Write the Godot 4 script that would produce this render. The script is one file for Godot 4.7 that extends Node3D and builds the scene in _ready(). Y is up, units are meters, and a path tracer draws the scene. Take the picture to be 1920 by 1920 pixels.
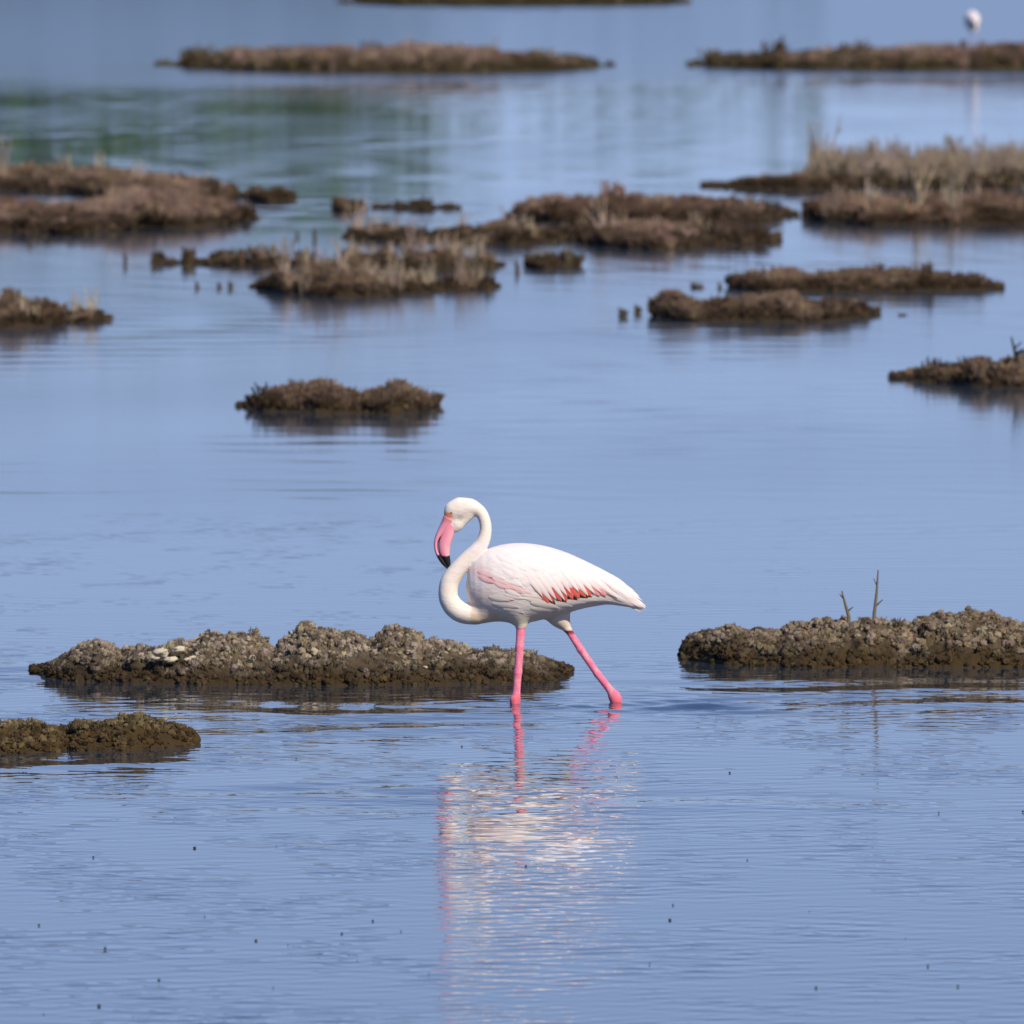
extends Node3D
# A flamingo wades through a shallow salt marsh; muddy islets stand in the blue water behind it.

const EYE := 2.963          # height of the lens above the water, metres
const FOCAL := 32000.0      # focal length in picture units (the picture is 1920 wide)
const HORIZON := -250.0     # picture height of the horizon
const WATER_D := FOCAL * EYE
const BIRD_D := 60.39       # how far off the flamingo stands

var taken := {}
var rng := RandomNumberGenerator.new()
var pitch := 0.0
var n_fine := FastNoiseLite.new()
var n_cell := FastNoiseLite.new()
var n_wide := FastNoiseLite.new()
var M := {}

# ---------------------------------------------------------------- helpers

func numbered(called: String) -> String:
	var n: int = taken.get(called, 0)
	taken[called] = n + 1
	return called if n == 0 else "%s_%03d" % [called, n]

func thing(called: String, label: String, category: String, at := Vector3.ZERO, group := "") -> Node3D:
	var o := Node3D.new()
	o.name = numbered(called)
	add_child(o)
	o.position = at
	o.set_meta("label", label)
	o.set_meta("category", category)
	if group != "":
		o.set_meta("group", group)
	return o

func part(called: String, mesh: Mesh, mat: Material, parent: Node3D, kind := "") -> MeshInstance3D:
	var o := MeshInstance3D.new()
	o.name = called
	o.mesh = mesh
	if mat:
		o.material_override = mat
	parent.add_child(o, true)
	if kind != "":
		o.set_meta("kind", kind)
	return o

func copies(called: String, mesh: Mesh, mat: Material, parent: Node3D, places: Array, tints: PackedColorArray) -> void:
	if places.is_empty():
		return
	var mm := MultiMesh.new()
	mm.transform_format = MultiMesh.TRANSFORM_3D
	mm.use_colors = true
	mm.mesh = mesh
	mm.instance_count = places.size()
	for i in places.size():
		mm.set_instance_transform(i, places[i])
		mm.set_instance_color(i, tints[i])
	var o := MultiMeshInstance3D.new()
	o.name = called
	o.multimesh = mm
	o.material_override = mat
	parent.add_child(o, true)
	o.set_meta("kind", "stuff")

func spot(px: float, py: float) -> Vector3:
	# the point of the water that the photograph shows there
	var dir := Vector3(px - 960.0, 960.0 - py, -FOCAL).rotated(Vector3.RIGHT, -pitch)
	return Vector3(0, EYE, 0) + dir * (EYE / -dir.y)

func reach(py: float) -> float:
	return -spot(960, py).z

func along(pts: Array, x: float) -> float:
	if x <= pts[0][0]:
		return pts[0][1]
	for i in range(1, pts.size()):
		if x <= pts[i][0]:
			var t: float = (x - pts[i - 1][0]) / (pts[i][0] - pts[i - 1][0])
			return lerpf(pts[i - 1][1], pts[i][1], t)
	return pts[-1][1]

func smooth_normals(pos: PackedVector3Array, idx: PackedInt32Array) -> PackedVector3Array:
	var nor := PackedVector3Array()
	nor.resize(pos.size())
	for k in range(0, idx.size(), 3):
		var a := idx[k]; var b := idx[k + 1]; var c := idx[k + 2]
		var n := (pos[c] - pos[a]).cross(pos[b] - pos[a])
		nor[a] += n; nor[b] += n; nor[c] += n
	for i in nor.size():
		nor[i] = nor[i].normalized() if nor[i].length_squared() > 0.0 else Vector3.UP
	return nor

func made(pos: PackedVector3Array, idx: PackedInt32Array, col := PackedColorArray(), nor := PackedVector3Array(), uv := PackedVector2Array()) -> ArrayMesh:
	var a := []
	a.resize(Mesh.ARRAY_MAX)
	a[Mesh.ARRAY_VERTEX] = pos
	a[Mesh.ARRAY_INDEX] = idx
	a[Mesh.ARRAY_NORMAL] = nor if nor.size() else smooth_normals(pos, idx)
	if col.size():
		a[Mesh.ARRAY_COLOR] = col
	if uv.size():
		a[Mesh.ARRAY_TEX_UV] = uv
	var m := ArrayMesh.new()
	m.add_surface_from_arrays(Mesh.PRIMITIVE_TRIANGLES, a)
	return m

func grid_index(nu: int, nv: int, flip := false, ring := false) -> PackedInt32Array:
	# nu rows of nv points
	var idx := PackedInt32Array()
	for i in nu - 1:
		for j in (nv if ring else nv - 1):
			var a := i * nv + j
			var b := i * nv + (j + 1) % nv
			var c := a + nv
			var d := b + nv
			if flip:
				idx.append_array([a, c, b, b, c, d])
			else:
				idx.append_array([a, b, c, b, d, c])
	return idx

func matte(albedo: Color, rough := 0.9, tinted := true) -> StandardMaterial3D:
	var m := StandardMaterial3D.new()
	m.albedo_color = albedo
	m.roughness = rough
	m.metallic_specular = 0.3
	m.vertex_color_use_as_albedo = tinted
	return m

func noise_map(freq: float, octaves: int, seed_: int, type := FastNoiseLite.TYPE_SIMPLEX_SMOOTH) -> Image:
	var n := FastNoiseLite.new()
	n.noise_type = type
	n.frequency = freq
	n.fractal_octaves = octaves
	n.seed = seed_
	return n.get_seamless_image(512, 512)

# ---------------------------------------------------------------- the scene

func _ready() -> void:
	rng.seed = 4711
	pitch = atan((960.0 - HORIZON) / FOCAL)
	# camera: a long lens, focused on the bird
	var cam := Camera3D.new()
	cam.name = "camera"
	add_child(cam)
	cam.position = Vector3(0, EYE, 0)
	cam.rotation.x = -pitch
	var lens := CameraAttributesPhysical.new()
	lens.frustum_focal_length = 400.0
	lens.frustum_focus_distance = 56.5
	lens.exposure_aperture = 10.5
	lens.frustum_near = 0.5
	lens.frustum_far = 9000.0
	cam.attributes = lens
	cam.fov = rad_to_deg(2.0 * atan(960.0 / FOCAL))
	cam.near = 0.5
	cam.far = 9000.0
	cam.current = true

	var sky_mat := ProceduralSkyMaterial.new()
	sky_mat.sky_top_color = Color(0.25, 0.42, 0.71)
	sky_mat.sky_horizon_color = Color(0.69, 0.784, 0.935)
	sky_mat.sky_curve = 0.11
	sky_mat.ground_bottom_color = Color(0.22, 0.25, 0.26)
	sky_mat.ground_horizon_color = Color(0.5, 0.58, 0.68)
	var sky := Sky.new()
	sky.sky_material = sky_mat
	var env := Environment.new()
	env.background_mode = Environment.BG_SKY
	env.sky = sky
	env.tonemap_mode = Environment.TONE_MAPPER_LINEAR
	env.tonemap_exposure = 1.0
	env.sdfgi_enabled = true
	env.ssao_enabled = true
	env.ssil_enabled = true
	var world := WorldEnvironment.new()
	world.name = "world_environment"
	world.environment = env
	add_child(world)

	var sun := DirectionalLight3D.new()
	sun.name = "sun"
	sun.light_color = Color(1.0, 0.955, 0.885)
	sun.light_energy = 1.48
	sun.light_angular_distance = 0.5
	sun.shadow_enabled = true
	add_child(sun)
	sun.look_at_from_position(Vector3(0.42, 0.64, 0.64) * 100.0, Vector3.ZERO)

	n_fine.noise_type = FastNoiseLite.TYPE_SIMPLEX_SMOOTH
	n_fine.frequency = 1.0
	n_fine.fractal_octaves = 4
	n_fine.seed = 3
	n_cell.noise_type = FastNoiseLite.TYPE_CELLULAR
	n_cell.frequency = 1.0
	n_cell.cellular_return_type = FastNoiseLite.RETURN_DISTANCE
	n_cell.fractal_type = FastNoiseLite.FRACTAL_NONE
	n_cell.seed = 8
	n_wide.noise_type = FastNoiseLite.TYPE_SIMPLEX_SMOOTH
	n_wide.frequency = 1.0
	n_wide.fractal_octaves = 2
	n_wide.seed = 21
	materials()
	setting()
	islets()
	small_plants()
	birds()
	debris()

func materials() -> void:
	M.soil = matte(Color.WHITE, 0.95)
	var h := noise_map(0.03, 5, 5)
	M.soil.heightmap_enabled = true
	M.soil.heightmap_texture = ImageTexture.create_from_image(h)
	M.soil.heightmap_scale = 0.5
	M.soil.uv1_triplanar = true
	M.soil.uv1_scale = Vector3(4, 4, 4)
	M.clod = matte(Color.WHITE, 0.95)
	M.twig = matte(Color.WHITE, 0.85)
	M.plumage = matte(Color.WHITE, 0.85)
	M.plumage.subsurf_scatter_enabled = true
	M.plumage.subsurf_scatter_strength = 0.3
	M.plumage.rim_enabled = true
	M.plumage.rim = 0.3
	M.plumage.heightmap_enabled = true
	M.plumage.heightmap_texture = ImageTexture.create_from_image(noise_map(0.02, 4, 12))
	M.plumage.heightmap_scale = 0.09
	M.plumage.uv1_triplanar = true
	M.plumage.uv1_scale = Vector3(3, 9, 6)
	M.feather = matte(Color.WHITE, 0.8)
	M.feather.rim_enabled = true
	M.feather.rim = 0.3
	M.horn = matte(Color.WHITE, 0.38)
	M.horn.metallic_specular = 0.5
	M.leaf = matte(Color.WHITE, 0.7)

# ---------------------------------------------------------------- water, bed, far shore

func roughness_of_water() -> ImageTexture:
	# calm pools and wind-ruffled reaches; the open water beyond the islets is ruffled all over
	var im := Image.create(256, 1024, false, Image.FORMAT_RGB8)
	var n := FastNoiseLite.new()
	n.seed = 77
	n.frequency = 1.0
	n.fractal_octaves = 3
	for j in 1024:
		var d := j / 1024.0 * 512.0
		for i in 256:
			var x := (i / 256.0 - 0.5) * 128.0
			var r := lerpf(lerpf(0.006, 0.085, smoothstep(62.0, 85.0, d)), 0.058, smoothstep(115.0, 150.0, d))
			r += 0.035 * n.get_noise_2d(x * 0.25, d * 0.035) * smoothstep(66.0, 95.0, d)
			r = lerpf(r, 0.12, smoothstep(225.0, 245.0, d + 14.0 * n.get_noise_2d(x * 0.12, d * 0.03 + 50.0)))
			r = lerpf(r, 0.135, smoothstep(245.0, 285.0, d + 10.0 * n.get_noise_2d(x * 0.1, d * 0.03 + 90.0)))
			im.set_pixel(i, j, Color(r, r, r))
	return ImageTexture.create_from_image(im)

func setting() -> void:
	var w := StandardMaterial3D.new()
	w.albedo_color = Color(0.20, 0.25, 0.29)
	w.roughness = 1.0
	w.roughness_texture = roughness_of_water()
	w.roughness_texture_channel = BaseMaterial3D.TEXTURE_CHANNEL_RED
	w.metallic_specular = 0.4
	w.texture_repeat = false
	M.water = w

	# wavelets: direction, length, steepness
	var waves := []
	var r := RandomNumberGenerator.new()
	r.seed = 99
	for k in 36:
		var t := k / 35.0
		var ang := r.randf_range(-1.0, 1.0) * lerpf(1.3, 0.85, t) + PI / 2.0
		var length := lerpf(0.06, 0.27, t * t) * r.randf_range(0.85, 1.15)
		var steep := 0.0045 * (0.75 + 0.5 * r.randf())
		var kk := TAU / length
		waves.append([cos(ang) * kk, sin(ang) * kk, r.randf() * TAU, steep / kk, kk])
	var swells := []
	for k in 9:
		var ang := r.randf_range(-0.5, 0.5) + PI / 2.0
		var length := r.randf_range(0.5, 1.6)
		var kk := TAU / length
		swells.append([cos(ang) * kk, sin(ang) * kk, r.randf() * TAU, 0.0007 / kk, kk])
	# rings that spread from the wading legs and wavelets that run across
	var f := spot(963, 1322)
	var b := spot(1155, 1320)
	var rings := [[f.x, f.z, 0.17, 0.038, 0.8], [b.x, b.z, 0.15, 0.038, 0.7], [b.x + 0.25, b.z + 0.15, 0.2, 0.03, 0.35]]
	var trains := []
	for t in [[1270, 1322, 0.3, 0.45, 0.1, 0.09, 0.06], [1360, 1332, 0.25, 0.3, -0.1, 0.085, 0.05], [1050, 1322, 0.2, 0.3, 0.03, 0.06, 0.05], [1650, 1318, 0.8, 0.5, 0.02, 0.035, 0.09], [620, 1482, 0.45, 0.4, 0.12, 0.042, 0.09],
			[760, 1492, 0.35, 0.4, -0.15, 0.042, 0.08], [1180, 1500, 0.7, 0.5, -0.05, 0.035, 0.1], [1040, 1516, 0.8, 0.4, 0.06, 0.03, 0.1], [40, 1265, 0.3, 0.6, 0.0, 0.045, 0.1],
			[760, 1335, 0.7, 1.0, -0.09, 0.028, 0.1], [640, 1365, 0.6, 0.8, 0.1, 0.028, 0.12], [1600, 1290, 1.0, 0.8, 0.03, 0.03, 0.1], [140, 1430, 0.6, 0.5, 0.04, 0.03, 0.08]]:
		var c := spot(t[0], t[1])
		trains.append([c.x, c.z, t[2], t[3], t[4], t[5], TAU / (t[6] * 9.0)])

	var xs := PackedFloat32Array()
	var x := -3.3
	while x < 3.3001:
		xs.append(x)
		x += 0.0185
	var zs := PackedFloat32Array()
	var d := 42.0
	while d < 79.0:
		zs.append(-d)
		d += clampf(0.02 + (d - 42.0) * 0.0009, 0.02, 0.055)
	zs.append(-79.0)
	sheet(xs, zs, waves, swells, rings, trains, "water")

	xs = PackedFloat32Array()
	x = -9.0
	while x < 9.001:
		xs.append(x)
		x += 0.12
	zs = PackedFloat32Array()
	d = 79.0
	while d < 240.0:
		zs.append(-d)
		d += clampf(0.14 + (d - 79.0) * 0.006, 0.14, 0.8)
	zs.append(-240.0)
	var reach_waves := []
	for k in 16:
		var ang := r.randf_range(-1.1, 1.1) + PI / 2.0
		var length := r.randf_range(0.3, 1.4)
		var kk := TAU / length
		reach_waves.append([cos(ang) * kk, sin(ang) * kk, r.randf() * TAU, 0.0018 / kk, kk])
	sheet(xs, zs, [], reach_waves, [], [], "water")
	# the open water round those two
	for q in [[-400.0, -3.3, 2.0, -79.0], [3.3, 400.0, 2.0, -79.0], [-3.3, 3.3, 2.0, -42.0], [-400.0, -9.0, -79.0, -240.0], [9.0, 400.0, -79.0, -240.0], [-400.0, 400.0, -240.0, -820.0]]:
		sheet(PackedFloat32Array([q[0], lerpf(q[0], q[1], 0.5), q[1]]), PackedFloat32Array([q[2], lerpf(q[2], q[3], 0.5), q[3]]), [], [], [], [], "water")

	# muddy bed, and the land beyond the lagoon
	var pos := PackedVector3Array([Vector3(-400, -0.34, 2), Vector3(400, -0.34, 2), Vector3(-400, -0.34, -830), Vector3(400, -0.34, -830)])
	var bed := part("lagoon_bed", made(pos, PackedInt32Array([0, 1, 2, 1, 3, 2])), matte(Color(0.33, 0.29, 0.22), 1.0, false), self)
	bed.set_meta("kind", "structure")
	var n := 40
	pos = PackedVector3Array()
	for j in 24:
		for i in n:
			var lx := lerpf(-2500, 2500, i / (n - 1.0))
			var lz := -800.0 - pow(j / 23.0, 2.0) * 6500.0 - 12.0 * n_wide.get_noise_1d(lx * 0.01)
			pos.append(Vector3(lx, -0.4 if j == 0 else 0.5 + 0.8 * n_wide.get_noise_2d(lx * 0.01, j * 0.7) + j * 0.06, lz))
	var land := part("far_shore", made(pos, grid_index(24, n, true)), matte(Color(0.30, 0.33, 0.20), 1.0, false), self)
	land.set_meta("kind", "structure")
	far_trees()

func sheet(xs: PackedFloat32Array, zs: PackedFloat32Array, waves: Array, swells: Array, rings: Array, trains: Array, called: String) -> void:
	var nx := xs.size()
	var nz := zs.size()
	var pos := PackedVector3Array(); pos.resize(nx * nz)
	var nor := PackedVector3Array(); nor.resize(nx * nz)
	var uv := PackedVector2Array(); uv.resize(nx * nz)
	var moving := waves.size() + swells.size() > 0
	var gust := FastNoiseLite.new()
	gust.seed = 5
	gust.frequency = 1.0
	gust.fractal_octaves = 2
	var nw := waves.size()
	# along x each wave turns by a fixed step, so sine and cosine are carried along by rotation
	var step := xs[1] - xs[0]
	var all := waves + swells
	var na := all.size()
	var cs := PackedFloat64Array(); cs.resize(na)
	var sn := PackedFloat64Array(); sn.resize(na)
	var cd := PackedFloat64Array(); cd.resize(na)
	var sd := PackedFloat64Array(); sd.resize(na)
	var kx := PackedFloat64Array(); kx.resize(na)
	var kz := PackedFloat64Array(); kz.resize(na)
	var am := PackedFloat64Array(); am.resize(na)
	for k in na:
		kx[k] = all[k][0]; kz[k] = all[k][1]; am[k] = all[k][3]
		cd[k] = cos(kx[k] * step); sd[k] = sin(kx[k] * step)
	for j in nz:
		var z := zs[j]
		for k in na:
			var ph: float = kx[k] * xs[0] + kz[k] * z + all[k][2]
			cs[k] = cos(ph); sn[k] = sin(ph)
		var far_calm := 1.0
		if nw:
			far_calm = 0.4 + 0.6 * (1.0 - smoothstep(58.5, 67.0, -z))
		var edge_z := smoothstep(0.0, 1.2, minf(zs[0] - z, z - zs[nz - 1]))
		for i in nx:
			var xx := xs[i]
			var at := j * nx + i
			var y := 0.0
			var gx := 0.0
			var gz := 0.0
			if moving:
				for k in na:
					var s := sn[k]; var c := cs[k]
					var a := am[k]
					y += a * s
					gx += a * kx[k] * c
					gz += a * kz[k] * c
					sn[k] = s * cd[k] + c * sd[k]
					cs[k] = c * cd[k] - s * sd[k]
				var g := 1.0
				if nw:
					g = far_calm * clampf(0.85 + 1.0 * gust.get_noise_2d(xx * 1.6, z * 0.45), 0.25, 1.8)
				else:
					g = clampf(0.75 + 1.7 * gust.get_noise_2d(xx * 0.22, z * 0.05), 0.1, 2.2)
				y *= g; gx *= g; gz *= g
				for q in rings:
					var dx: float = xx - q[0]
					var dz: float = z - q[1]
					var rr := sqrt(dx * dx + dz * dz) + 0.001
					if rr < q[4] * 4.0:
						var kk: float = TAU / q[2]
						var sl: float = q[3] * exp(-rr / q[4]) * (1.0 if rr > 0.05 else rr / 0.05)
						var cc := cos(kk * rr)
						y += sl / kk * sin(kk * rr)
						gx += sl * cc * dx / rr
						gz += sl * cc * dz / rr
				for q in trains:
					var dx: float = xx - q[0]
					var dz: float = z - q[1] + dx * q[4] * 4.0
					if absf(dx) < q[2] * 2.2 and absf(dz) < q[3] * 2.2:
						var wgt: float = exp(-(dx * dx) / (q[2] * q[2]) - (dz * dz) / (q[3] * q[3]))
						var kk: float = q[6]
						var ph: float = kk * (dz + 0.12 * sin(dx * 5.0))
						var sl: float = q[5] * wgt
						y += sl / kk * sin(ph)
						gz += sl * cos(ph)
						gx += sl * cos(ph) * (q[4] * 4.0 + 0.6 * cos(dx * 5.0))
				var e := edge_z * smoothstep(0.0, 0.4, minf(xx - xs[0], xs[nx - 1] - xx))
				y *= e; gx *= e; gz *= e
			pos[at] = Vector3(xx, y, z)
			nor[at] = Vector3(-gx, 1.0, -gz).normalized()
			uv[at] = Vector2(clampf(xx / 128.0 + 0.5, 0.01, 0.99), clampf(-z / 512.0, 0.01, 0.99))
	var o := part(numbered(called), made(pos, grid_index(nz, nx, true), PackedColorArray(), nor, uv), M.water, self)
	o.set_meta("kind", "structure")

func far_trees() -> void:
	# the wood on the far shore, above the frame: the photograph shows it mirrored in the calm water
	var makes := []
	for v in 4:
		var r := RandomNumberGenerator.new()
		r.seed = 300 + v
		var st := SurfaceTool.new()
		st.begin(Mesh.PRIMITIVE_TRIANGLES)
		var clumps := []
		for k in 26:
			var a := r.randf() * TAU
			var h := r.randf_range(0.22, 1.0)
			var wide := 0.36 * sin(PI * clampf(h * 0.86, 0.05, 1.0)) + 0.06
			clumps.append(Vector3(cos(a) * wide * sqrt(r.randf()), h - 0.05, sin(a) * wide * sqrt(r.randf())))
		for k in 900:
			var c: Vector3 = clumps[k % clumps.size()] + Vector3(r.randfn(0, 0.055), r.randfn(0, 0.05), r.randfn(0, 0.055))
			var n := Vector3(r.randfn(), r.randfn() + 0.6, r.randfn()).normalized()
			var t := n.cross(Vector3(r.randfn(), r.randfn(), r.randfn())).normalized() * r.randf_range(0.018, 0.04)
			var u := n.cross(t)
			var shade := r.randf_range(0.7, 1.3)
			st.set_color(Color(0.07 * shade, 0.135 * shade, 0.035 * shade))
			st.set_normal(n)
			for p in [c - t, c + u * 0.7, c + t, c - t, c + t, c - u * 0.7]:
				st.add_vertex(p)
		var trunk := SurfaceTool.new()
		trunk.begin(Mesh.PRIMITIVE_TRIANGLES)
		limb(trunk, Vector3(0, -0.02, 0), Vector3(0.01, 0.55, 0), 0.03, 0.014)
		for k in 5:
			var a := k * 1.3
			limb(trunk, Vector3(0, 0.25 + 0.06 * k, 0), Vector3(cos(a) * 0.25, 0.5 + 0.07 * k, sin(a) * 0.25), 0.012, 0.005)
		trunk.generate_normals()
		makes.append([st.commit(), trunk.commit()])
	var where := []
	for k in 14:
		where.append([-27.0 + k * 1.6 + rng.randf_range(-0.6, 0.6), -rng.randf_range(804, 830), rng.randf_range(11.0, 17.5), 0.8])
	for k in 7:
		where.append([-5.0 + k * 3.0 + rng.randf_range(-1.2, 1.2), -rng.randf_range(806, 835), rng.randf_range(7.0, 12.0), 0.55])
	for k in where.size():
		var q: Array = where[k]
		var t := thing("shore_tree", "green tree on the far shore, seen only as a mirrored streak in the calm water", "tree", Vector3(q[0], 0.4, q[1]), "trees on the far shore")
		t.scale = Vector3(q[2] * q[3], q[2], q[2] * q[3])
		t.rotation.y = rng.randf() * TAU
		part("crown", makes[k % 4][0], M.leaf, t)
		part("trunk", makes[k % 4][1], matte(Color(0.3, 0.24, 0.18), 1.0, false), t)

func limb(st: SurfaceTool, a: Vector3, b: Vector3, ra: float, rb: float, sides := 5, tint := Color.WHITE) -> void:
	var d := (b - a).normalized()
	var u := d.cross(Vector3(0.3, 0.2, 0.9)).normalized()
	var v := d.cross(u)
	for i in sides:
		var p := u * cos(TAU * i / sides) + v * sin(TAU * i / sides)
		var q := u * cos(TAU * (i + 1) / sides) + v * sin(TAU * (i + 1) / sides)
		for w in [[a + p * ra, p], [b + p * rb, p], [a + q * ra, q], [a + q * ra, q], [b + p * rb, p], [b + q * rb, q]]:
			st.set_color(tint)
			st.set_normal(w[1])
			st.add_vertex(w[0])

# ---------------------------------------------------------------- islets

func clod_mesh(seed_: int, bumps: float) -> ArrayMesh:
	# a rough lump: a subdivided octahedron pushed about by noise
	var s := SphereMesh.new()
	s.radial_segments = 14
	s.rings = 9
	s.radius = 1.0
	s.height = 2.0
	var a := s.get_mesh_arrays()
	var pos: PackedVector3Array = a[Mesh.ARRAY_VERTEX]
	var nor: PackedVector3Array = a[Mesh.ARRAY_NORMAL]
	for i in pos.size():
		var n := nor[i]
		var o := Vector3(seed_ * 7.3, seed_ * 3.1, 0)
		var p := n * 1.15 + o
		var q := n * 2.6 + o
		pos[i] = n * (1.0 + bumps * (0.9 * n_fine.get_noise_3dv(p) + 0.75 * n_fine.get_noise_3dv(q) + 0.6 * n_fine.get_noise_3dv(q * 2.3)))
	var idx: PackedInt32Array = a[Mesh.ARRAY_INDEX]
	var m := made(pos, idx, PackedColorArray())
	# white vertex colours, so that each copy's own tint counts
	var col := PackedColorArray()
	col.resize(pos.size())
	col.fill(Color.WHITE)
	return made(pos, idx, col)

func tuft_mesh(seed_: int, stems: int, spread: float) -> ArrayMesh:
	# a dry halophyte: short jointed stems that fan out and fork
	var r := RandomNumberGenerator.new()
	r.seed = seed_
	var st := SurfaceTool.new()
	st.begin(Mesh.PRIMITIVE_TRIANGLES)
	for k in stems:
		var a := r.randf() * TAU
		var out := Vector3(cos(a), 0, sin(a)) * spread
		var base := out * r.randf() * 0.5
		var mid := base + out * r.randf_range(0.2, 0.6) + Vector3.UP * r.randf_range(0.35, 0.6)
		var tip := mid + out * r.randf_range(-0.1, 0.5) + Vector3.UP * r.randf_range(0.2, 0.45)
		var c := r.randf_range(0.75, 1.25)
		var tint := Color(c, c * r.randf_range(0.9, 1.05), c * r.randf_range(0.85, 1.05))
		limb(st, base, mid, 0.06, 0.055, 3, tint)
		limb(st, mid, tip, 0.055, 0.03, 3, tint)
		var side := mid + Vector3(r.randfn(0, 0.16), r.randf_range(0.12, 0.3), r.randfn(0, 0.16))
		limb(st, mid, side, 0.045, 0.025, 3, tint)
	return st.commit()

func stalk_mesh(seed_: int, stems: int) -> ArrayMesh:
	# dead upright stalks standing close together, one unit tall
	var r := RandomNumberGenerator.new()
	r.seed = seed_
	var st := SurfaceTool.new()
	st.begin(Mesh.PRIMITIVE_TRIANGLES)
	for k in stems:
		var p := Vector3(r.randfn(0, 0.05), -0.03, r.randfn(0, 0.05))
		var lean := Vector3(r.randfn(0, 0.1), 0, r.randfn(0, 0.1))
		var h := r.randf_range(0.55, 1.0)
		var c := r.randf_range(0.8, 1.15)
		var tint := Color(c, c, c)
		var mid := p + lean * 0.5 + Vector3.UP * h * 0.5
		var tip := p + lean * 1.3 + Vector3.UP * h
		limb(st, p, mid, 0.022, 0.018, 3, tint)
		limb(st, mid, tip, 0.018, 0.008, 3, tint)
		for q in 2:
			var s := mid.lerp(tip, r.randf_range(0.1, 0.9))
			limb(st, s, s + Vector3(r.randfn(0, 0.05), 0.09, r.randfn(0, 0.05)), 0.011, 0.005, 3, tint)
	return st.commit()

var clods := []
var tufts := []
var stalks := []

func mottled(base: Color, r: RandomNumberGenerator, how: float) -> Color:
	var k := 1.0 + r.randf_range(-how, how)
	return Color(base.r * k, base.g * k * (1.0 + r.randf_range(-0.07, 0.07)), base.b * k * (1.0 + r.randf_range(-0.12, 0.12)))

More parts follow.
